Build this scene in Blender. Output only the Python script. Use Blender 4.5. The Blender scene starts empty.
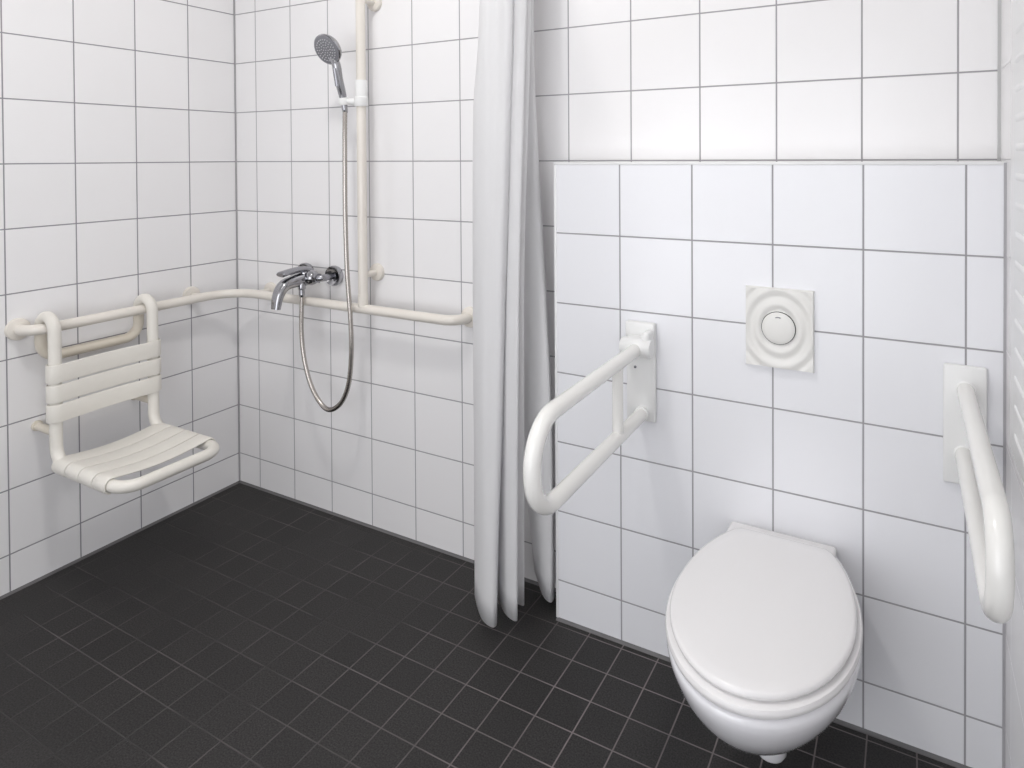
import bpy, bmesh, math, random
from mathutils import Vector, Matrix
PI = math.pi
S = bpy.context.scene
COL = S.collection
random.seed(4)

# ------------------------------------------------------------------ helpers
def link(name, bm, m, parent=None, smooth=True, sharp=40):
    me = bpy.data.meshes.new(name)
    bmesh.ops.recalc_face_normals(bm, faces=bm.faces)
    bm.to_mesh(me); bm.free()
    if smooth:
        for p in me.polygons: p.use_smooth = True
        try: me.set_sharp_from_angle(angle=math.radians(sharp))
        except Exception: pass
    me.materials.append(m)
    o = bpy.data.objects.new(name, me)
    COL.objects.link(o)
    if parent is not None:
        o.parent = parent
        o.matrix_parent_inverse = Matrix.Identity(4)
        o.location = -parent.location if parent.type == 'EMPTY' else (0, 0, 0)
    return o

def thing(name, label, cat, loc, group=None):
    o = bpy.data.objects.new(name, None)
    o.empty_display_size = .05
    COL.objects.link(o); o.location = loc
    o['label'] = label; o['category'] = cat
    if group: o['group'] = group
    return o

def struct(o):
    o['kind'] = 'structure'; return o

def box(bm, x0, x1, y0, y1, z0, z1, bev=0, seg=2):
    t = bmesh.new()
    bmesh.ops.create_cube(t, size=1)
    for v in t.verts:
        v.co = Vector(((x0+x1)/2+v.co.x*(x1-x0), (y0+y1)/2+v.co.y*(y1-y0), (z0+z1)/2+v.co.z*(z1-z0)))
    if bev: bmesh.ops.bevel(t, geom=t.edges[:]+t.verts[:], offset=bev, segments=seg, affect='EDGES', profile=.5)
    merge(bm, t)

def merge(bm, t):
    me = bpy.data.meshes.new('tmp'); t.to_mesh(me); t.free()
    bm.from_mesh(me); bpy.data.meshes.remove(me)

def fillet(pts, rads, n=8):
    P = [Vector(p) for p in pts]; out = [P[0]]
    for i in range(1, len(P)-1):
        r = rads if not isinstance(rads, (list, tuple)) else rads[i]
        a = (P[i-1]-P[i]).normalized(); b = (P[i+1]-P[i]).normalized()
        ang = a.angle(b)
        if r <= 0 or abs(ang-PI) < 1e-3: out.append(P[i]); continue
        d = r/math.tan(ang/2); c = P[i]+(a+b).normalized()*(r/math.sin(ang/2))
        s = P[i]+a*d-c; e = P[i]+b*d-c; th = PI-ang
        for k in range(n+1):
            t = k/n
            out.append(c+(s*math.sin((1-t)*th)+e*math.sin(t*th))/math.sin(th))
    out.append(P[-1]); return out

def catmull(P, n=8):
    P = [Vector(p) for p in P]; Q = [2*P[0]-P[1]]+P+[2*P[-1]-P[-2]]; out = []
    for i in range(1, len(Q)-2):
        a, b, c, d = Q[i-1:i+3]
        for k in range(n):
            t = k/n
            out.append(.5*((2*b)+(c-a)*t+(2*a-5*b+4*c-d)*t*t+(3*b-a-3*c+d)*t**3))
    out.append(P[-1]); return out

def tube(bm, path, r, sides=20, caps=True, round_end=False, section=None):
    """sweep a circle (or section of (u,v) pairs) along a path; r may be a function of 0..1"""
    P = [Vector(p) for p in path]; n = len(P)
    T = [(P[min(i+1, n-1)]-P[max(i-1, 0)]).normalized() for i in range(n)]
    u = T[0].orthogonal().normalized() if abs(T[0].z) > .9 else T[0].cross(Vector((0, 0, 1))).normalized()
    rings = []
    for i in range(n):
        if i: u = (u-T[i]*u.dot(T[i])).normalized()
        v = T[i].cross(u)
        rr = r(i/(n-1)) if callable(r) else r
        rings.append([bm.verts.new(P[i]+(u*math.cos(2*PI*k/sides)+v*math.sin(2*PI*k/sides))*rr) for k in range(sides)])
    for a, b in zip(rings, rings[1:]):
        for k in range(sides):
            bm.faces.new((a[k], a[(k+1) % sides], b[(k+1) % sides], b[k]))
    if caps:
        for ring, Tn, s in ((rings[0], T[0], -1), (rings[-1], T[-1], 1)):
            bm.faces.new(ring)
    return rings

def lathe(bm, prof, origin, axis, sides=40):
    """prof: (radius, height along axis)"""
    ax = Vector(axis).normalized(); u = ax.orthogonal().normalized(); v = ax.cross(u); o = Vector(origin)
    rings = []
    for r, h in prof:
        if r < 1e-6: rings.append([bm.verts.new(o+ax*h)])
        else: rings.append([bm.verts.new(o+ax*h+(u*math.cos(2*PI*k/sides)+v*math.sin(2*PI*k/sides))*r) for k in range(sides)])
    for a, b in zip(rings, rings[1:]):
        for k in range(sides):
            k2 = (k+1) % sides
            if len(a) == 1 and len(b) == 1: continue
            if len(a) == 1: bm.faces.new((a[0], b[k], b[k2]))
            elif len(b) == 1: bm.faces.new((a[k], a[k2], b[0]))
            else: bm.faces.new((a[k], a[k2], b[k2], b[k]))

def loft(bm, rings, cap0=True, cap1=True, closed=True):
    R = [[bm.verts.new(p) for p in r] for r in rings]
    m = len(R[0])
    for a, b in zip(R, R[1:]):
        for k in range(m if closed else m-1):
            k2 = (k+1) % m
            bm.faces.new((a[k], a[k2], b[k2], b[k]))
    if cap0: bm.faces.new(R[0])
    if cap1: bm.faces.new(R[-1])

# ------------------------------------------------------------------ materials
def newmat(name):
    m = bpy.data.materials.new(name); m.use_nodes = True
    nt = m.node_tree; b = nt.nodes['Principled BSDF']
    return m, nt, b

def simple(name, col, rough, metal=0, noise=0, nscale=30, bump=0, coat=0, spec=.5, sss=0):
    m, nt, b = newmat(name)
    b.inputs['Base Color'].default_value = (*col, 1)
    b.inputs['Roughness'].default_value = rough
    b.inputs['Metallic'].default_value = metal
    b.inputs['Specular IOR Level'].default_value = spec
    b.inputs['Coat Weight'].default_value = coat
    b.inputs['Coat Roughness'].default_value = .08
    tc = nt.nodes.new('ShaderNodeTexCoord')
    n = nt.nodes.new('ShaderNodeTexNoise'); n.inputs['Scale'].default_value = nscale; n.inputs['Detail'].default_value = 3
    nt.links.new(tc.outputs['Object'], n.inputs['Vector'])
    mx = nt.nodes.new('ShaderNodeMix'); mx.data_type = 'RGBA'
    mx.inputs['A'].default_value = (*[c*(1-noise) for c in col], 1); mx.inputs['B'].default_value = (*[min(1, c*(1+noise)) for c in col], 1)
    nt.links.new(n.outputs['Fac'], mx.inputs['Factor']); nt.links.new(mx.outputs['Result'], b.inputs['Base Color'])
    if bump:
        bp = nt.nodes.new('ShaderNodeBump'); bp.inputs['Strength'].default_value = bump; bp.inputs['Distance'].default_value = .002
        nt.links.new(n.outputs['Fac'], bp.inputs['Height']); nt.links.new(bp.outputs['Normal'], b.inputs['Normal'])
    return m

def mathn(nt, op, a, b=None, c=None):
    n = nt.nodes.new('ShaderNodeMath'); n.operation = op
    for i, x in enumerate((a, b, c)):
        if x is None: continue
        if isinstance(x, (int, float)): n.inputs[i].default_value = x
        else: nt.links.new(x, n.inputs[i])
    return n.outputs[0]

def tiles(name, axes, offs, pitch, gw, tile, grout, rough, var, noise=None, floor=False):
    """square tiles laid on world position; grout as a recessed line of half-width gw"""
    m, nt, b = newmat(name); L = nt.links
    geo = nt.nodes.new('ShaderNodeNewGeometry'); sep = nt.nodes.new('ShaderNodeSeparateXYZ')
    L.new(geo.outputs['Position'], sep.inputs[0])
    ds = []; ids = []
    for ax, of in zip(axes, offs):
        t = mathn(nt, 'DIVIDE', mathn(nt, 'SUBTRACT', sep.outputs['XYZ'.index(ax)], of), pitch)
        ids.append(mathn(nt, 'FLOOR', t))
        fr = mathn(nt, 'FRACT', t)
        ds.append(mathn(nt, 'MULTIPLY', mathn(nt, 'MINIMUM', fr, mathn(nt, 'SUBTRACT', 1.0, fr)), pitch))
    d = mathn(nt, 'MINIMUM', ds[0], ds[1])
    mr = nt.nodes.new('ShaderNodeMapRange'); mr.interpolation_type = 'SMOOTHSTEP'
    mr.inputs['From Min'].default_value = gw*.7; mr.inputs['From Max'].default_value = gw*1.35
    L.new(d, mr.inputs['Value'])
    cv = nt.nodes.new('ShaderNodeCombineXYZ'); L.new(ids[0], cv.inputs[0]); L.new(ids[1], cv.inputs[1])
    wn = nt.nodes.new('ShaderNodeTexWhiteNoise'); L.new(cv.outputs[0], wn.inputs['Vector'])
    mx = nt.nodes.new('ShaderNodeMix'); mx.data_type = 'RGBA'
    mx.inputs['A'].default_value = (*[c*(1-var) for c in tile], 1); mx.inputs['B'].default_value = (*[min(1, c*(1+var)) for c in tile], 1)
    L.new(wn.outputs['Value'], mx.inputs['Factor'])
    tcol = mx.outputs['Result']
    nz = nt.nodes.new('ShaderNodeTexNoise'); L.new(geo.outputs['Position'], nz.inputs['Vector'])
    nz.inputs['Scale'].default_value = 260 if floor else 5; nz.inputs['Detail'].default_value = 4
    if floor:
        rm = nt.nodes.new('ShaderNodeMapRange'); rm.inputs['From Min'].default_value = .3; rm.inputs['From Max'].default_value = .75
        rm.inputs['To Min'].default_value = .1; rm.inputs['To Max'].default_value = 2.3; L.new(nz.outputs['Fac'], rm.inputs['Value'])
        vs = nt.nodes.new('ShaderNodeVectorMath'); vs.operation = 'SCALE'; L.new(tcol, vs.inputs[0]); L.new(rm.outputs[0], vs.inputs['Scale'])
        tcol = vs.outputs[0]
    gm = nt.nodes.new('ShaderNodeMix'); gm.data_type = 'RGBA'
    L.new(mr.outputs[0], gm.inputs['Factor']); L.new(tcol, gm.inputs['B'])
    if floor:   # the joints are dirtier on the shower side than beside the toilet
        gn = nt.nodes.new('ShaderNodeTexNoise'); gn.inputs['Scale'].default_value = 3.2; gn.inputs['Detail'].default_value = 5
        L.new(geo.outputs['Position'], gn.inputs['Vector'])
        gx = nt.nodes.new('ShaderNodeMapRange'); gx.inputs['From Min'].default_value = .95; gx.inputs['From Max'].default_value = 1.75
        L.new(sep.outputs[0], gx.inputs['Value'])
        s = mathn(nt, 'ADD', mathn(nt, 'MULTIPLY', gx.outputs[0], .8), mathn(nt, 'MULTIPLY', mathn(nt, 'SUBTRACT', gn.outputs['Fac'], .46), 1.6))
        s = mathn(nt, 'MINIMUM', mathn(nt, 'MAXIMUM', s, 0.0), 1.0)
        gg = nt.nodes.new('ShaderNodeMix'); gg.data_type = 'RGBA'; L.new(s, gg.inputs['Factor'])
        gg.inputs['A'].default_value = (*noise, 1); gg.inputs['B'].default_value = (*grout, 1)
        L.new(gg.outputs['Result'], gm.inputs['A'])
    else:
        gm.inputs['A'].default_value = (*grout, 1)
    L.new(gm.outputs['Result'], b.inputs['Base Color'])
    rr = nt.nodes.new('ShaderNodeMapRange'); L.new(mr.outputs[0], rr.inputs['Value'])
    rr.inputs['To Min'].default_value = .8; rr.inputs['To Max'].default_value = rough
    L.new(rr.outputs[0], b.inputs['Roughness'])
    bp = nt.nodes.new('ShaderNodeBump'); bp.inputs['Strength'].default_value = .5; bp.inputs['Distance'].default_value = .0015
    L.new(mr.outputs[0], bp.inputs['Height'])
    b2 = nt.nodes.new('ShaderNodeBump'); b2.inputs['Strength'].default_value = .35 if floor else .05; b2.inputs['Distance'].default_value = .0008 if floor else .004
    L.new(nz.outputs['Fac'], b2.inputs['Height']); L.new(bp.outputs['Normal'], b2.inputs['Normal'])
    L.new(b2.outputs['Normal'], b.inputs['Normal'])
    return m

ZT = 1.3213
WT = (.88, .868, .872); WG = (.36, .35, .365)
M_back = tiles('back_wall_tile', 'XZ', (.1246, ZT), .2, .0019, WT, WG, .22, .012)
M_left = tiles('left_wall_tile', 'YZ', (-.2034, ZT), .2, .0019, WT, (.29, .28, .30), .22, .012)
M_boxt = tiles('ledge_tile', 'XZ', (1.534, 1.3160), .2, .0019, (.87, .872, .90), WG, .22, .012)
M_right = tiles('right_wall_tile', 'YZ', (-.2034, ZT), .2, .0015, WT, (.6, .59, .6), .25, .01)
M_floor = tiles('floor_tile', 'XY', (.0425, -.0335), .1, .0016, (.0178, .0162, .0156), (.20, .172, .170), .62, .12, noise=(.030, .028, .027), floor=True)
M_ceil = simple('ceiling_paint', (.82, .82, .81), .9, noise=.02)
M_sil = simple('grey_silicone', (.13, .125, .128), .5, noise=.1)
M_trim = simple('white_edge_trim', (.84, .84, .84), .3, noise=.01)
M_cream = simple('cream_nylon', (.80, .755, .69), .3, noise=.02, coat=.2)
M_cream2 = simple('cream_nylon_dark', (.72, .66, .56), .35, noise=.05, coat=.2)
M_seat = simple('cream_plastic_slat', (.80, .77, .71), .38, noise=.02)
M_white = simple('white_nylon', (.86, .85, .82), .22, noise=.01, coat=.3)
M_white2 = simple('white_plastic', (.85, .85, .84), .3, noise=.01)
M_plate = simple('ivory_plastic', (.82, .81, .78), .3, noise=.01)
M_ceram = simple('white_ceramic', (.84, .835, .86), .08, noise=.005, coat=.5)
M_lid = simple('white_duroplast', (.85, .835, .835), .25, noise=.006)
M_chrome = simple('chrome', (.40, .40, .42), .12, metal=1, noise=.08)  # base darkened to stand in for reflections of a dark room
M_satin = simple('satin_chrome', (.36, .36, .385), .25, metal=1, noise=.1)
M_hose = simple('steel_hose', (.50, .465, .435), .27, metal=1, noise=.12, nscale=200)
M_nozp = simple('grey_nozzle_plate', (.22, .22, .24), .45, noise=.05)
M_noz = simple('pale_rubber', (.55, .55, .57), .5)
M_black = simple('black_rubber', (.02, .02, .02), .6)
M_rad = simple('white_enamel', (.86, .86, .86), .3, noise=.01)
M_lampm = simple('white_lamp_housing', (.8, .8, .8), .4)
M_cur, nt, b = newmat('white_shower_fabric')
b.inputs['Base Color'].default_value = (.93, .925, .925, 1); b.inputs['Roughness'].default_value = .75
tc = nt.nodes.new('ShaderNodeTexCoord'); wv = nt.nodes.new('ShaderNodeTexNoise'); wv.inputs['Scale'].default_value = 14; wv.inputs['Detail'].default_value = 2
mp = nt.nodes.new('ShaderNodeMapping'); mp.inputs['Scale'].default_value = (1, 1, .12)
nt.links.new(tc.outputs['Object'], mp.inputs[0]); nt.links.new(mp.outputs[0], wv.inputs['Vector'])
bp = nt.nodes.new('ShaderNodeBump'); bp.inputs['Strength'].default_value = .25; bp.inputs['Distance'].default_value = .01
nt.links.new(wv.outputs['Fac'], bp.inputs['Height']); nt.links.new(bp.outputs['Normal'], b.inputs['Normal'])
tr = nt.nodes.new('ShaderNodeBsdfTranslucent'); tr.inputs['Color'].default_value = (.94, .94, .95, 1)
ms = nt.nodes.new('ShaderNodeMixShader'); ms.inputs[0].default_value = .48
nt.links.new(b.outputs[0], ms.inputs[1]); nt.links.new(tr.outputs[0], ms.inputs[2])
nt.links.new(ms.outputs[0], nt.nodes['Material Output'].inputs['Surface'])

# ------------------------------------------------------------------ the room
XR, YF, H = 2.606, -2.75, 3.0
YB, XB, ZB = -.1115, 1.5335, 1.316
T = .1
def slab(name, a, m):
    bm = bmesh.new(); box(bm, *a); return struct(link(name, bm, m, smooth=False))
slab('floor', (-T, XR+T, YF-T, T, -T, 0), M_floor)
slab('ceiling', (-T, XR+T, YF-T, T, H, H+T), M_ceil)
slab('wall_left', (-T, 0, YF-T, T, 0, H), M_left)
slab('wall_right', (XR, XR+T, YF-T, T, 0, H), M_right)
slab('wall_back', (0, XR, 0, T, 0, H), M_back)
slab('wall_front', (0, XR, YF-T, YF, 0, H), M_back)
slab('wall_ledge', (XB, XR, YB, 0, 0, ZB), M_boxt)
def trim(name, a, m, bev=0):
    bm = bmesh.new(); box(bm, *a, bev=bev); return struct(link(name, bm, m))
trim('trim_1', (XB-.001, XR, YB-.0015, 0, ZB-.005, ZB+.0015), M_trim, .001)
trim('trim_2', (XB-.0015, XB+.006, YB-.0015, YB+.008, .006, ZB-.006), M_trim, .001)
trim('trim_3', (XR-.005, XR, YB-.003, YB, .006, ZB), simple('light_grey_silicone', (.42, .41, .43), .5))
trim('trim_4', (XR-.006, XR, -.006, 0, ZB+.0015, H), simple('pale_silicone', (.5, .5, .5), .5))
trim('trim_5', (0, .004, -.004, 0, .008, H), simple('corner_joint', (.42, .41, .42), .6))
def cove(name, p0, p1, inward, s=.007):
    """sealant fillet between wall and floor"""
    bm = bmesh.new(); p0 = Vector(p0); p1 = Vector(p1); n = Vector(inward)
    sec = [(0, 0), (s, 0), (s*.45, s*.35), (0, s)]
    loft(bm, [[p+n*a+Vector((0, 0, c)) for a, c in sec] for p in (p0, p1)])
    return struct(link(name, bm, M_sil, smooth=False))
cove('baseboard_left', (0, 0, 0), (0, YF, 0), (1, 0, 0))
cove('baseboard_back', (0, 0, 0), (XB, 0, 0), (0, -1, 0), .007)
cove('baseboard_ledge', (XB, YB, 0), (XR, YB, 0), (0, -1, 0), .007)
cove('baseboard_right', (XR, YB, 0), (XR, YF, 0), (-1, 0, 0), .006)
FRONT = [[2.2, [[1.3512, -0.1466], [1.3295, -0.1666], [1.3604, -0.1816], [1.3863, -0.1741], [1.4227, -0.1891], [1.4412, -0.1816], [1.4387, -0.1666], [1.4564, -0.1741], [1.4695, -0.1741], [1.4814, -0.1666], [1.4694, -0.1516], [1.4763, -0.1466], [1.4786, -0.1391], [1.4615, -0.1266]]], [1.9, [[1.3418, -0.1466], [1.3235, -0.1666], [1.3579, -0.1816], [1.3839, -0.1741], [1.4204, -0.1891], [1.439, -0.1816], [1.4365, -0.1666], [1.4542, -0.1741], [1.4674, -0.1741], [1.4793, -0.1666], [1.4673, -0.1516], [1.4743, -0.1466], [1.4765, -0.1391], [1.4594, -0.1266]]], [1.65, [[1.3342, -0.1487], [1.3157, -0.1737], [1.3571, -0.1937], [1.3881, -0.1837], [1.4214, -0.1937], [1.4351, -0.1837], [1.4326, -0.1688], [1.4504, -0.1762], [1.4618, -0.1787], [1.4737, -0.1712], [1.4635, -0.1537], [1.4704, -0.1487], [1.4727, -0.1412], [1.4555, -0.1287]]], [1.45, [[1.3165, -0.1459], [1.303, -0.1809], [1.3585, -0.2034], [1.3944, -0.1959], [1.4194, -0.1984], [1.4283, -0.1859], [1.4273, -0.1734], [1.4419, -0.1809], [1.4533, -0.1834], [1.4685, -0.1759], [1.4534, -0.1559], [1.4571, -0.1509], [1.466, -0.1434], [1.4454, -0.1309]]], [1.0, [[1.2973, -0.1441], [1.3052, -0.1921], [1.3604, -0.2221], [1.3957, -0.2191], [1.4153, -0.2131], [1.4173, -0.1951], [1.4146, -0.1801], [1.4236, -0.1891], [1.442, -0.1921], [1.4582, -0.1861], [1.4405, -0.1621], [1.447, -0.1561], [1.4517, -0.1471], [1.4258, -0.1261]]], [0.55, [[1.2887, -0.137], [1.3083, -0.197], [1.3667, -0.242], [1.398, -0.2435], [1.4188, -0.2345], [1.4097, -0.2045], [1.3863, -0.1783], [1.4141, -0.2008], [1.4307, -0.206], [1.4588, -0.2008], [1.4335, -0.167], [1.4424, -0.1595], [1.4492, -0.1483], [1.4122, -0.1145]]], [0.04, [[1.2966, -0.1334], [1.3161, -0.2094], [1.3724, -0.2617], [1.4151, -0.2759], [1.4221, -0.2588], [1.3883, -0.2142], [1.3641, -0.1714], [1.3992, -0.2047], [1.4345, -0.2237], [1.4655, -0.2208], [1.4286, -0.1762], [1.4397, -0.1667], [1.448, -0.1524], [1.3993, -0.1049]]]]
REAR = [[2.2, [[1.3839, -0.053], [1.4004, -0.069], [1.4282, -0.081], [1.443, -0.077], [1.443, -0.065], [1.4316, -0.045]]], [1.9, [[1.3817, -0.053], [1.3983, -0.069], [1.4261, -0.081], [1.4443, -0.077], [1.4409, -0.065], [1.4295, -0.045]]], [1.65, [[1.3799, -0.053], [1.3965, -0.069], [1.4244, -0.081], [1.4426, -0.077], [1.4426, -0.065], [1.4313, -0.045]]], [1.45, [[1.3786, -0.0533], [1.3952, -0.0693], [1.4231, -0.0813], [1.4471, -0.0813], [1.4506, -0.0693], [1.437, -0.0453]]], [1.0, [[1.3636, -0.0457], [1.3957, -0.0697], [1.4363, -0.0857], [1.4725, -0.0897], [1.4805, -0.0737], [1.4618, -0.0457]]], [0.55, [[1.373, -0.0428], [1.4002, -0.0708], [1.4453, -0.0948], [1.5025, -0.1012], [1.5081, -0.0868], [1.48, -0.0468]]], [0.04, [[1.4231, -0.0436], [1.447, -0.0676], [1.4817, -0.0996], [1.5106, -0.11], [1.514, -0.0916], [1.495, -0.0556]]]]

# ------------------------------------------------------------------ grab rail round the shower corner
TR = .0165; ZR = .810; DX = .075
def flange(bm, c, ax, r=.034, h=.013):
    lathe(bm, [(0, 0), (r, 0), (r, h*.6), (r*.93, h*.9), (r*.8, h), (TR+.002, h+.002), (0, h+.002)], c, ax)

t = thing('corner_grab_rail', 'cream horizontal grab rail bent round the shower corner, carrying the hanging seat', 'grab rail', (0, 0, ZR))
bm = bmesh.new()
tube(bm, fillet([(.006, -.775, ZR), (DX, -.775, ZR), (DX, -DX, ZR), (1.162, -DX, ZR), (1.162, -.006, ZR)], [0, .055, .13, .055, 0], 12), TR, 24)
link('rail', bm, M_cream, t)
for c, ax in (((0, -.775, ZR), (1, 0, 0)), ((0, -.205, ZR), (1, 0, 0)), ((.205, 0, ZR), (0, -1, 0)), ((1.162, 0, ZR), (0, -1, 0))):
    bm = bmesh.new(); flange(bm, c, ax); f = link('wall_flange', bm, M_cream, t)
for a, bb in (((.01, -.205, ZR), (DX-.004, -.205, ZR)), ((.205, -.01, ZR), (.205, -DX+.004, ZR))):
    bm = bmesh.new(); tube(bm, [a, bb], .012, 16); link('bracket', bm, M_cream, t)

# ------------------------------------------------------------------ vertical riser rail
VX = .761
t = thing('shower_riser_rail', 'tall cream vertical rail in the shower with a white sliding shower holder', 'shower rail', (VX, 0, ZR))
bm = bmesh.new(); tube(bm, [(VX, -DX, ZR+.012), (VX, -DX, .862), (VX, -DX, .8625), (VX, -DX, 2.0)], TR, 24); link('pole', bm, M_cream, t)
bm = bmesh.new(); tube(bm, [(VX, -DX, ZR+.010), (VX, -DX, .862)], TR+.0012, 24); link('coupling', bm, M_cream, t)
bm = bmesh.new(); lathe(bm, [(0, .014), (TR*.6, .012), (TR*.95, .005), (TR, 0)], (VX, -DX, 2.0), (0, 0, 1)); link('end_cap', bm, M_cream, t)
for z in (.927, 1.883):
    bm = bmesh.new(); flange(bm, (VX, 0, z), (0, -1, 0), .031); link('wall_flange', bm, M_cream, t)
    bm = bmesh.new(); tube(bm, [(VX, -.01, z), (VX, -DX+.004, z)], .0115, 16); link('bracket', bm, M_cream, t)
bm = bmesh.new()
lathe(bm, [(TR, 0), (.0225, 0), (.0235, .002), (.0235, .030), (.0205, .033), (.0205, .088), (.0195, .09), (TR, .09)], (VX, -DX, 1.512), (0, 0, 1))
hs = link('slider', bm, M_white2, t)
bm = bmesh.new()
HP = Vector((.703, -.100, 1.530))          # holder socket
tube(bm, [(VX-.012, -DX-.006, 1.527), (HP.x+.008, HP.y+.004, HP.z)], lambda q: .0125-.002*q, 18)
HA = Vector((.0, -.20, .98)).normalized()
lathe(bm, [(.0115, -.012), (.0165, -.012), (.0175, -.009), (.0175, .011), (.0165, .013), (.0115, .013)], HP, HA, 28)
link('holder_arm', bm, M_white2, hs)

# ------------------------------------------------------------------ hand shower
t = thing('hand_shower', 'chrome hand shower with round grey spray face clipped in the white holder', 'shower head', HP)
HC = Vector((.687, -.156, 1.703)); FN = Vector((.02, -.88, -.47)).normalized()
bm = bmesh.new()
tube(bm, catmull([HP-HA*.03, HP+HA*.02, HP+Vector((0, -.022, .075)), HP+Vector((0, -.033, .125)), HC-FN*.012+Vector((0, .010, -.030))], 8),
     lambda q: .0095+.0055*math.sin(min(1, q*1.15)*PI*.72), 20)
hd = link('handle', bm, M_chrome, t)
bm = bmesh.new(); 
tube(bm, [HP+Vector((.0025, -.030, .05)), HP+Vector((.003, -.0375, .085)), HP+Vector((.003, -.042, .11))], .0075, 12)
link('grip_inlay', bm, M_satin, hd)
bm = bmesh.new()
lathe(bm, [(0, -.030), (.020, -.029), (.038, -.023), (.050, -.012), (.0545, -.003), (.0545, .002), (.052, .0045), (.048, .0045)], HC, FN, 44)
link('head', bm, M_chrome, t)
bm = bmesh.new(); lathe(bm, [(.0495, .001), (.0495, .0055), (.047, .0065), (0, .0075)], HC, FN, 44); fp = link('spray_face', bm, M_nozp, t)
bm = bmesh.new()
u = FN.cross(Vector((1, 0, 0))).normalized(); v = FN.cross(u)
for ring, n in ((0, 1), (.010, 6), (.019, 11), (.028, 16), (.0375, 24)):
    for k in range(n):
        a = 2*PI*k/n+ring*40
        lathe(bm, [(.0022, 0), (.0020, .003), (0, .0035)], HC+FN*.0062+u*math.cos(a)*ring+v*math.sin(a)*ring, FN, 7)
link('nozzles', bm, M_noz, fp)

# ------------------------------------------------------------------ mixer tap
MX, MZ, MY = .484, .899, -.075
t = thing('shower_mixer', 'chrome lever mixer tap with curved spout fixed to the wall above the grab rail', 'tap', (MX, 0, MZ))
for sx in (-.075, .075):
    bm = bmesh.new()
    lathe(bm, [(0, 0), (.034, 0), (.037, .008), (.0375, .020), (.0355, .024), (.032, .021), (.024, .010), (.013, .007)], (MX+sx, 0, MZ), (0, -1, 0)); link('wall_rosette', bm, M_chrome, t)
    bm = bmesh.new()
    tube(bm, fillet([(MX+sx, -.015, MZ), (MX+sx, MY, MZ), (MX+sx*.55, MY, MZ)], .016, 8), .0125, 18)
    link('inlet_pipe', bm, M_satin, t)
    bm = bmesh.new()
    lathe(bm, [(.012, 0), (.019, 0), (.019, .016), (.012, .016)], (MX+sx*.62, MY, MZ), (sx, 0, 0), 6); link('union_nut', bm, M_satin, t)
bm = bmesh.new()
lathe(bm, [(0, -.050), (.015, -.049), (.022, -.043), (.027, -.030), (.029, 0), (.027, .030), (.022, .043), (.015, .049), (0, .050)], (MX, MY, MZ-.001), (1, 0, 0), 32)
lathe(bm, [(.024, -.01), (.024, .018), (.021, .024), (.012, .027), (0, .028)], (MX, MY-.004, MZ), (0, -.12, 1), 28)
body = link('body', bm, M_chrome, t)
bm = bmesh.new()      # spout: out, then curling down
P = catmull([(MX, MY-.010, MZ-.006), (MX-.002, MY-.055, MZ-.008), (MX-.004, MY-.098, MZ-.018), (MX-.005, MY-.122, MZ-.050), (MX-.005, MY-.132, MZ-.094)], 9)
N = len(P); rings = []
for i, p in enumerate(P):
    q = i/(N-1); tg = (P[min(i+1, N-1)]-P[max(i-1, 0)]).normalized()
    sx = Vector((1, 0, 0)); nn = sx.cross(tg).normalized()
    a = .025-.008*q+.003*math.sin(q*PI); c = .0255-.0125*q
    rings.append([p+sx*a*math.copysign(abs(math.cos(w))**.8, math.cos(w))+nn*c*math.copysign(abs(math.sin(w))**.8, math.sin(w)) for w in [2*PI*k/24 for k in range(24)]])
loft(bm, rings); link('spout', bm, M_chrome, t)
bm = bmesh.new()      # lever: flat paddle above the spout
P = catmull([(MX, MY+.016, MZ+.022), (MX, MY-.02, MZ+.031), (MX-.002, MY-.07, MZ+.030), (MX-.004, MY-.114, MZ+.024)], 8)
N = len(P); rings = []
for i, p in enumerate(P):
    q = i/(N-1); tg = (P[min(i+1, N-1)]-P[max(i-1, 0)]).normalized(); sx = Vector((1, 0, 0)); nn = sx.cross(tg).normalized()
    a = .024-.007*math.sin(q*PI*.9)+.001*q; c = .011-.001*q
    if i in (0, N-1): a *= .8; c *= .7
    rings.append([p+sx*a*math.cos(w)+nn*c*math.sin(w) for w in [2*PI*k/20 for k in range(20)]])
loft(bm, rings); link('lever', bm, M_satin, t)
bm = bmesh.new(); lathe(bm, [(.012, .010), (.014, 0), (.013, -.014), (.0105, -.016), (.0105, -.034), (.008, -.034)], (MX+.014, MY-.034, MZ-.024), (0, 0, 1), 24)
link('hose_outlet', bm, M_chrome, t)

# ------------------------------------------------------------------ hose
t = thing('shower_hose', 'ribbed steel shower hose hanging in a long loop below the mixer tap', 'hose', (.6, -.11, .45))
HO = Vector((MX+.014, MY-.034, MZ-.060))
ctl = [HP-HA*.032, Vector((.712, -.105, 1.40)), Vector((.724, -.118, 1.15)), Vector((.734, -.122, .95)), Vector((.748, -.122, .78)), Vector((.750, -.122, .66)),
       Vector((.733, -.121, .55)), Vector((.690, -.120, .478)), Vector((.628, -.119, .452)), Vector((.568, -.118, .497)), Vector((.524, -.116, .58)), Vector((.500, -.113, .69)), HO]
P = catmull(ctl, 40)
L = [0]
for a, c in zip(P, P[1:]): L.append(L[-1]+(c-a).length)
n = 660; Q = []; j = 0
for i in range(n+1):
    s = L[-1]*i/n
    while j < len(L)-2 and L[j+1] < s: j += 1
    f = (s-L[j])/max(1e-9, L[j+1]-L[j]); Q.append(P[j].lerp(P[j+1], min(1, f)))
bm = bmesh.new(); tube(bm, Q, lambda q: .0072+.0014*(int(round(q*n)) % 2), 10); link('hose', bm, M_hose, t, sharp=80)
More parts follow.
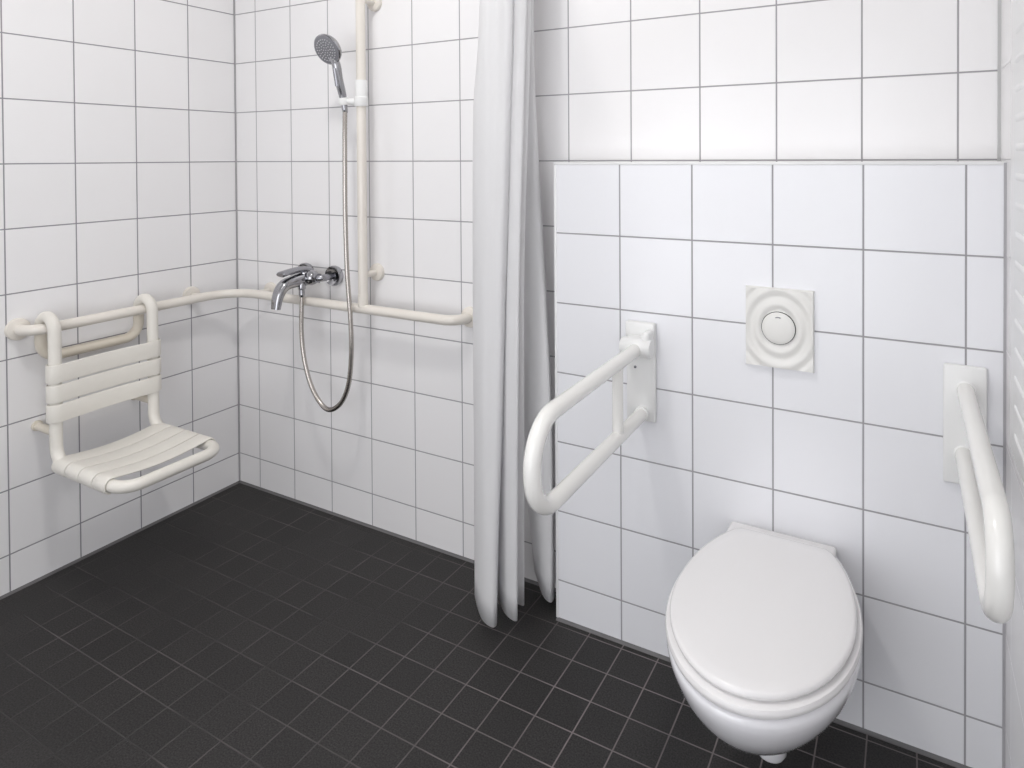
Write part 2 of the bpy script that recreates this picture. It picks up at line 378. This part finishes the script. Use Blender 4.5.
bm = bmesh.new(); lathe(bm, [(.006, 0), (.0105, 0), (.0095, .028), (.0075, .032)], HO+Vector((0, 0, .024)), (0, 0, -1), 20); link('lower_nut', bm, M_chrome, t)
bm = bmesh.new(); lathe(bm, [(.006, 0), (.0105, 0), (.009, .030), (.0075, .034)], HP-HA*.008, -HA, 20); link('upper_nut', bm, M_chrome, t)

# ------------------------------------------------------------------ hanging shower seat
YL, YR_, XU, ZS, XS = -.727, -.424, .117, .398, .478
t = thing('hanging_shower_seat', 'cream slatted shower seat with backrest hooked over the grab rail on the left wall', 'shower seat', (XU, (YL+YR_)/2, ZS))
bm = bmesh.new()
path = [(.03, YL, .80)]
def hook(y):     # over the rail, from the wall side to the room side
    c = Vector((DX+.001, y, ZR-.005)); r = .041
    return [c+Vector((-r*math.cos(a), 0, r*math.sin(a))) for a in [PI*k/12 for k in range(13)]]
left = hook(YL); right = hook(YR_)
front = fillet([left[-1], (XU+.001, YL, ZS), (XS, YL, ZS), (XS, YR_, ZS), (XU+.001, YR_, ZS), right[-1]], [0, .058, .055, .055, .058, 0], 10)
tube(bm, left+front[1:-1]+right[::-1], .0175, 24)
link('front_frame', bm, M_seat, t)
bm = bmesh.new()
x0 = left[0].x
tube(bm, fillet([left[0]+Vector((0, 0, .002)), (x0, YL, .712), (x0, YR_, .712), right[0]+Vector((0, 0, .002))], .048, 10), .0165, 24)
link('rear_loop', bm, M_cream2, t)
for y in (YL, YR_):
    bm = bmesh.new(); tube(bm, [(.008, y, .493), (XU-.004, y, .493)], .0125, 18); b2 = link('wall_spacer', bm, M_cream2, t)
    bm = bmesh.new(); lathe(bm, [(0, 0), (.0155, 0), (.0165, .004), (.0155, .010), (.0125, .011)], (0.0005, y, .493), (1, 0, 0), 20); link('spacer_foot', bm, M_cream2, b2)
def ribbon(center, w0, w1, wdir, th, rnd=.004):
    """strap of thickness th swept along a planar path; wdir is its width axis"""
    bm = bmesh.new(); wd = Vector(wdir); n = len(center); rings = []
    for i, p in enumerate(center):
        tg = (center[min(i+1, n-1)]-center[max(i-1, 0)]).normalized(); nn = tg.cross(wd).normalized()
        h = th/2
        sec = [(w0+rnd, -h), (w1-rnd, -h), (w1-rnd*.3, -h*.7), (w1, 0), (w1-rnd*.3, h*.7), (w1-rnd, h), (w0+rnd, h), (w0+rnd*.3, h*.7), (w0, 0), (w0+rnd*.3, -h*.7)]
        rings.append([p+wd*a+nn*c for a, c in sec])
    loft(bm, rings); return bm
R = .0215
def wrap_seat(dip):
    pts = []
    for k in range(13):                                  # round the left tube, from underneath
        a = -PI*.5-.2-(PI+.0)*k/12*.94
        pts.append(Vector((0, YL+R*math.cos(a), ZS+R*math.sin(a))))
    m = 16
    mid = []
    ya, za = pts[-1].y, pts[-1].z
    yb = 2*((YL+YR_)/2)-ya
    for k in range(1, m):
        q = k/m; mid.append(Vector((0, ya+(yb-ya)*q, za-dip*math.sin(PI*q)**1.0)))
    tail = [Vector((0, YL+YR_-p.y, p.z)) for p in pts[::-1]]
    return pts+mid+tail
slats = [(.136, .207), (.211, .281), (.285, .354), (.358, .421)]
for x0, x1 in slats:
    link('seat_slat', ribbon(wrap_seat(.014), x0, x1, (1, 0, 0), .006), M_seat, t)
def wrap_back():
    pts = []
    for k in range(13):
        a = PI-.3-(PI*.94)*k/12
        # a measured from +X: start behind the tube, go round the outside (-Y) to the front (+X)
        ang = PI+.25+(PI*.75-.25+.0)*k/12*1.0
        pts.append(Vector((XU+.001+R*math.cos(ang), YL+R*math.sin(ang), 0)))
    # finish at the front face
    pts.append(Vector((XU+.001+R*math.cos(1.92*PI), YL+R*math.sin(1.92*PI), 0)))
    pts.append(Vector((XU+.001+R, YL+.004, 0)))
    mid = []
    ya, xa = pts[-1].y, pts[-1].x; yb = YL+YR_-ya
    for k in range(1, 14):
        q = k/14; mid.append(Vector((xa-.010*math.sin(PI*q), ya+(yb-ya)*q, 0)))
    tail = [Vector((p.x, YL+YR_-p.y, 0)) for p in pts[::-1]]
    return pts+mid+tail
for z0, z1 in ((.528, .583), (.589, .643), (.649, .706)):
    link('backrest_slat', ribbon(wrap_back(), z0, z1, (0, 0, 1), .006), M_seat, t)

# ------------------------------------------------------------------ fold-down rail left of the toilet
FX, FZ1, FZ0 = 1.802, .830, .649
t = thing('folding_support_rail', 'white hinged support rail with a vertical brace, left of the toilet', 'support rail', (FX, YB, .75))
bm = bmesh.new()
box(bm, 1.757, 1.838, YB-.014, YB, .628, .892, bev=.005, seg=3)
pl = link('wall_plate', bm, M_white2, t)
bm = bmesh.new(); box(bm, 1.757, 1.838, YB-.022, YB-.012, .852, .892, bev=.004, seg=3)
box(bm, 1.816, 1.836, YB-.060, YB-.010, .812, .878, bev=.008, seg=3)
box(bm, 1.762, 1.832, YB-.042, YB-.010, .815, .858, bev=.010, seg=4)
link('hinge_bracket', bm, M_white2, t)
bm = bmesh.new(); lathe(bm, [(0, 0), (.022, 0), (.0245, .003), (.0245, .079), (.022, .082), (0, .082)], (1.759, YB-.048, FZ1+.004), (1, 0, 0), 32)
link('hinge_barrel', bm, M_white2, t)
bm = bmesh.new()
tube(bm, fillet([(FX, YB-.045, FZ1), (FX, -.716, FZ1-.004), (FX, -.716, FZ0-.006), (FX, YB-.020, FZ0)], .086, 16), .0175, 26)
link('rail', bm, M_white, t)
bm = bmesh.new(); tube(bm, [(FX, -.295, FZ1-.008), (FX, -.295, FZ0+.008)], .0135, 20); link('brace', bm, M_white, t)
bm = bmesh.new(); lathe(bm, [(.0165, 0), (.020, .001), (.020, .012), (.0165, .014)], (FX, YB-.013, FZ0), (0, -1, 0), 24); link('buffer', bm, M_white2, t)
for dx in (-.022,):
    bm = bmesh.new(); lathe(bm, [(0, 0), (.004, 0), (.003, .002), (0, .0022)], (FX+dx*.9, YB-.0138, .770), (0, -1, 0), 14); link('screw', bm, M_satin, pl)

# ------------------------------------------------------------------ fixed rail right of the toilet
GX, GZ1, GZ0 = 2.533, .828, .689
t = thing('wall_support_rail', 'looped white support rail without a brace, fixed right of the toilet beside the right wall', 'support rail', (GX, YB, .75))
bm = bmesh.new(); box(bm, 2.492, 2.572, YB-.012, YB, .622, .880, bev=.004, seg=3); link('wall_plate', bm, M_white2, t)
bm = bmesh.new()
tube(bm, fillet([(GX, YB-.008, GZ1), (GX+.004, -.722, GZ1), (GX+.002, -.722, GZ0-.004), (GX-.003, YB-.008, GZ0)], .068, 16), .0168, 28)
link('rail', bm, M_white, t)
for z in (GZ1, GZ0):
    bm = bmesh.new(); lathe(bm, [(.0165, .003), (.0180, .002), (.0195, 0)], (GX-(.003 if z == GZ0 else 0), YB-.012, z), (0, -1, 0), 28); link('collar', bm, M_white2, t)

# ------------------------------------------------------------------ flush plate
t = thing('flush_plate', 'square ivory flush plate with ripple relief and round push button above the toilet', 'flush plate', (2.149, YB, .915))
bm = bmesh.new(); N = 72; x0, x1, z0, z1 = 2.070, 2.229, .817, 1.012; cx, cz = 2.149, .9165
def hgt(x, z):
    r = math.hypot(x-cx, (z-cz)*.86); e = min(x-x0, x1-x, z-z0, z1-z)
    h = .011+.0021*math.cos((r-.050)/.0145*PI*.98)*(1 if r < .094 else max(0, 1-(r-.094)/.01))*(1 if r > .036 else 0)
    return h*min(1, e/.0025+.25)
g = [[bm.verts.new((x0+(x1-x0)*i/N, YB-hgt(x0+(x1-x0)*i/N, z0+(z1-z0)*k/N), z0+(z1-z0)*k/N)) for i in range(N+1)] for k in range(N+1)]
for k in range(N):
    for i in range(N): bm.faces.new((g[k][i], g[k][i+1], g[k+1][i+1], g[k+1][i]))
rim = g[0]+[r[-1] for r in g[1:]]+g[-1][-2::-1]+[r[0] for r in g[-2:0:-1]]
bk = [bm.verts.new((v.co.x, YB+.0002, v.co.z)) for v in rim]
for i in range(len(rim)): bm.faces.new((rim[i], rim[(i+1) % len(rim)], bk[(i+1) % len(rim)], bk[i]))
link('plate', bm, M_plate, t)
bm = bmesh.new(); lathe(bm, [(.0370, .0075), (.0370, .0125), (.0395, .0130), (.0400, .0115), (.0400, .0075)], (cx, YB, cz), (0, -1, 0), 48); link('button_gap', bm, M_black, t)
bm = bmesh.new(); lathe(bm, [(.0385, .008), (.0385, .0135), (.0365, .0150), (.028, .0168), (.012, .0172), (0, .0172)], (cx, YB, cz), (0, -1, 0), 48); bt = link('push_button', bm, M_plate, t)
bm = bmesh.new(); tube(bm, [(cx-.006, YB-.0172, cz+.026), (cx, YB-.0176, cz+.0275), (cx+.006, YB-.0172, cz+.026)], .0012, 8); link('embossed_mark', bm, M_satin, bt)

# ------------------------------------------------------------------ toilet
CX = 2.1665
def oval(hw, yf, yb, z, ym=None, flat=.60, n=64, sq=2.0, cx=None):
    cx = CX if cx is None else cx
    """D-shaped plan: rounded front at yf, straight-ish back at yb of half-width flat*hw"""
    ym = ym if ym is not None else yf+(yb-yf)*.48
    pts = []
    for k in range(n):
        a = 2*PI*k/n; c, s = math.cos(a), math.sin(a)
        if s <= 0:
            pts.append(Vector((cx+hw*c, ym+(ym-yf)*s, z)))
        else:
            full = (yb-ym)/math.sqrt(max(.02, 1-flat*flat))
            y = full*s; x = hw*c
            if y > yb-ym:
                lim = hw*flat; 
                # slide along the straight back edge
                a1 = math.asin((yb-ym)/full); q = (a-a1)/(PI-2*a1); x = lim*(1-2*q); y = yb-ym
            pts.append(Vector((cx+x, ym+y, z)))
    return pts
t = thing('toilet', 'white wall-hung toilet with closed lid mounted on the tiled ledge', 'toilet', (CX, YB, .40))
bm = bmesh.new()
yw = YB-.001
secs = [(.150, -.650, .396), (.174, -.680, .3985), (.180, -.687, .394), (.182, -.688, .385), (.1805, -.685, .372), (.1775, -.678, .358), (.173, -.668, .340), (.162, -.645, .31),
        (.147, -.610, .275), (.128, -.566, .238), (.109, -.520, .202), (.092, -.480, .172), (.076, -.446, .148), (.061, -.420, .130), (.044, -.398, .119), (.02, -.378, .114)]
rings = []
for hw, yf, z in secs:
    rings.append(oval(hw, yf, yw if z > .12 else yw-.0, z, ym=yf+(yw-yf)*.475, flat=.60, cx=CX-max(0, .36-z)*.07))
loft(bm, rings)
link('bowl', bm, M_ceram, t, sharp=60)
bm = bmesh.new(); lathe(bm, [(.034, .06), (.035, 0), (.033, -.030), (.027, -.040), (0, -.042)], (2.170, -.347, .108), (0, .12, 1), 32); link('trap_outlet', bm, M_ceram, t)
def slabov(hw, yf, yb, z0, z1, flat, dome=0, r=.005, ym=None):
    bm = bmesh.new(); rr = []
    for ins, z in ((r, z0), (r*.3, z0+r*.3), (0, z0+r), (0, z1-r), (r*.3, z1-r*.3), (r, z1)):
        rr.append(oval(hw-ins, yf+ins, yb-ins, z, flat=flat, ym=ym))
    if dome:
        for f in (.9, .75, .55, .3, .1):
            hw2 = (hw-r)*f; c = (yf+yb)/2
            rr.append([Vector((CX+(p.x-CX)*f, c+(p.y-c)*f, z1+dome*(1-f*f))) for p in rr[5]])
    loft(bm, rr); return bm
link('seat_ring', slabov(.1835, -.690, -.162, .400, .4195, .585, ym=-.418, r=.008), M_lid, t)
link('lid', slabov(.1735, -.677, -.170, .4215, .4375, .585, dome=.005, r=.007, ym=-.425), M_lid, t, sharp=50)
bm = bmesh.new(); box(bm, CX-.134, CX+.112, -.180, YB-.001, .392, .417, bev=.008, seg=3); link('hinge_block', bm, M_lid, t)
for dx in (-.075, .075):
    bm = bmesh.new(); lathe(bm, [(0, -.02), (.010, -.02), (.0115, -.018), (.0115, .018), (.010, .02), (0, .02)], (CX+dx, -.168, .420), (1, 0, 0), 20); link('hinge', bm, M_lid, t)

# ------------------------------------------------------------------ wall panel on the right
t = thing('ribbed_wall_radiator', 'white ribbed panel on the right wall, cut off by the picture edge', 'radiator', (XR, -.6, .75))
RX, RY1, RY0, RZ0, RZ1 = 2.588, -.340, -1.00, .800, 2.05
bm = bmesh.new()
box(bm, RX, XR-.0005, RY0, RY1, RZ0, RZ1, bev=.004, seg=2); link('panel', bm, M_rad, t)
z = RZ0+.045; k = 0
while z < RZ1-.05:
    bm = bmesh.new(); a, c = RY1-.045, RY0+.035
    P = [Vector((RX+.0100, a-(a-c)*q, z)) for q in (0, .004, .012, .025, .05, .95, .975, .988, .996, 1)]
    rr = [.004, .010, .015, .019, .022, .022, .019, .015, .010, .004]
    tube(bm, P, lambda q, rr=rr: rr[int(round(q*9))]*.55, 16)
    link('rib', bm, M_rad, t); z += .050

# ------------------------------------------------------------------ shower curtain
t = thing('shower_curtain', 'long white shower curtain bunched in folds beside the tiled ledge', 'curtain', (1.42, -.15, .04))
def curtain(name, table, hem):
    Z = [z for z, _ in table]; rows = []
    cols = len(table[0][1])
    colp = []
    for c in range(cols):
        P = [Vector((table[i][1][c][0], table[i][1][c][1], Z[i]+(hem[c] if i == len(Z)-1 else 0))) for i in range(len(Z))]
        colp.append(catmull(P, 8))
    bm = bmesh.new()
    R = []
    for r in range(len(colp[0])):
        R.append([bm.verts.new(p) for p in catmull([colp[c][r] for c in range(cols)], 7)])
    for a, b_ in zip(R, R[1:]):
        for k in range(len(a)-1): bm.faces.new((a[k], a[k+1], b_[k+1], b_[k]))
    o = link(name, bm, M_cur, t, sharp=180)
    md = o.modifiers.new('th', 'SOLIDIFY'); md.thickness = .0018; md.offset = 0
    return o
curtain('front_panel', FRONT, [.01, .03, .005, 0, 0, .01, .03, .02, .005, 0, .01, .005, .0, .01])
curtain('rear_panel', REAR, [.03, .02, .005, 0, .003, .02])
t2 = thing('curtain_rail', 'white curtain rail under the ceiling carrying the shower curtain', 'curtain rail', (1.42, 0, 2.22))
bm = bmesh.new(); box(bm, 1.405, 1.435, -1.6, -.004, 2.205, 2.225, bev=.003); link('track', bm, M_white2, t2)
for y in (-.3, -1.3):
    bm = bmesh.new(); tube(bm, [(1.42, y, 2.222), (1.42, y, H)], .008, 14); link('ceiling_hanger', bm, M_white2, t2)
bm = bmesh.new(); box(bm, 1.395, 1.445, -.006, -.0002, 2.195, 2.235, bev=.002); link('wall_bracket', bm, M_white2, t2)

# ------------------------------------------------------------------ lamps
def lamp(x, y, power, size, label):
    t = thing('ceiling_light', label, 'lamp', (x, y, H))
    bm = bmesh.new(); lathe(bm, [(0, 0), (size/2+.02, 0), (size/2+.02, .035), (size/2, .04), (size/2, .03), (0, .03)], (x, y, H-.0005), (0, 0, -1), 48)
    link('housing', bm, M_lampm, t)
    ld = bpy.data.lights.new('lamp_area', 'AREA'); ld.shape = 'DISK'; ld.size = size; ld.energy = power; ld.color = LC
    lo = bpy.data.objects.new('lamp_emitter', ld); COL.objects.link(lo); lo.parent = t; lo.location = (0, 0, -.05)
LC = (1.0, .985, .965)
lamp(1.30, -1.10, 17, .24, 'round white ceiling lamp over the shower side')
lamp(1.7, -2.1, 4, .8, 'added round white fill lamp, unseen, over the middle of the room')  # added fill lamp, evens out the walls from the camera side

# added glowing pane shaped as a frosted window: frontal fill from behind the camera
wx0, wx1, wz0, wz1 = .75, 2.45, .25, 1.95
bm = bmesh.new(); box(bm, wx0, wx1, YF+.004, YF+.008, wz0, wz1)
mw, nt, b = newmat('fill_light_glow'); b.inputs['Emission Color'].default_value = (.94, .96, 1, 1); b.inputs['Emission Strength'].default_value = 2.75
b.inputs['Base Color'].default_value = (.8, .8, .8, 1)
struct(link('fill_light_pane_1', bm, mw, smooth=False))
for n_, a in enumerate(((wx0-.06, wx0, YF, YF+.04, wz0-.06, wz1+.06), (wx1, wx1+.06, YF, YF+.04, wz0-.06, wz1+.06), (wx0, wx1, YF, YF+.04, wz1, wz1+.06), (wx0, wx1, YF, YF+.04, wz0-.06, wz0), ((wx0+wx1)/2-.03, (wx0+wx1)/2+.03, YF+.008, YF+.035, wz0, wz1))):
    trim('trim_%d' % (6+n_), a, M_trim, .002)  # frame round the added glowing pane

w = bpy.data.worlds.new('w'); S.world = w; w.use_nodes = True
w.node_tree.nodes['Background'].inputs[0].default_value = (.8, .85, 1, 1); w.node_tree.nodes['Background'].inputs[1].default_value = .0

# ------------------------------------------------------------------ camera
cd = bpy.data.cameras.new('cam'); cam = bpy.data.objects.new('cam', cd); COL.objects.link(cam); S.camera = cam
yaw, pit, rol, f, px, py = -.4986, .0125, -.0057, 670.1564, 545.62, 165.43
fw = Vector((math.sin(yaw)*math.cos(pit), math.cos(yaw)*math.cos(pit), -math.sin(pit)))
r = Vector((math.cos(yaw), -math.sin(yaw), 0)); u = r.cross(fw)
R_ = r*math.cos(rol)+u*math.sin(rol); U_ = -r*math.sin(rol)+u*math.cos(rol)
m = Matrix((R_, U_, -fw)).transposed().to_4x4(); m.translation = Vector((2.4288, -1.8078, 1.333))
cam.matrix_world = m
cd.sensor_fit = 'HORIZONTAL'; cd.sensor_width = 36; cd.lens = f/1024*36
cd.shift_x = (512-px)/1024; cd.shift_y = (py-384)/1024; cd.clip_start = .02
S.view_settings.view_transform = 'Standard'; S.view_settings.look = 'None'; S.view_settings.gamma = 1
S.view_settings.use_curve_mapping = False; S.view_settings.exposure = 0.0
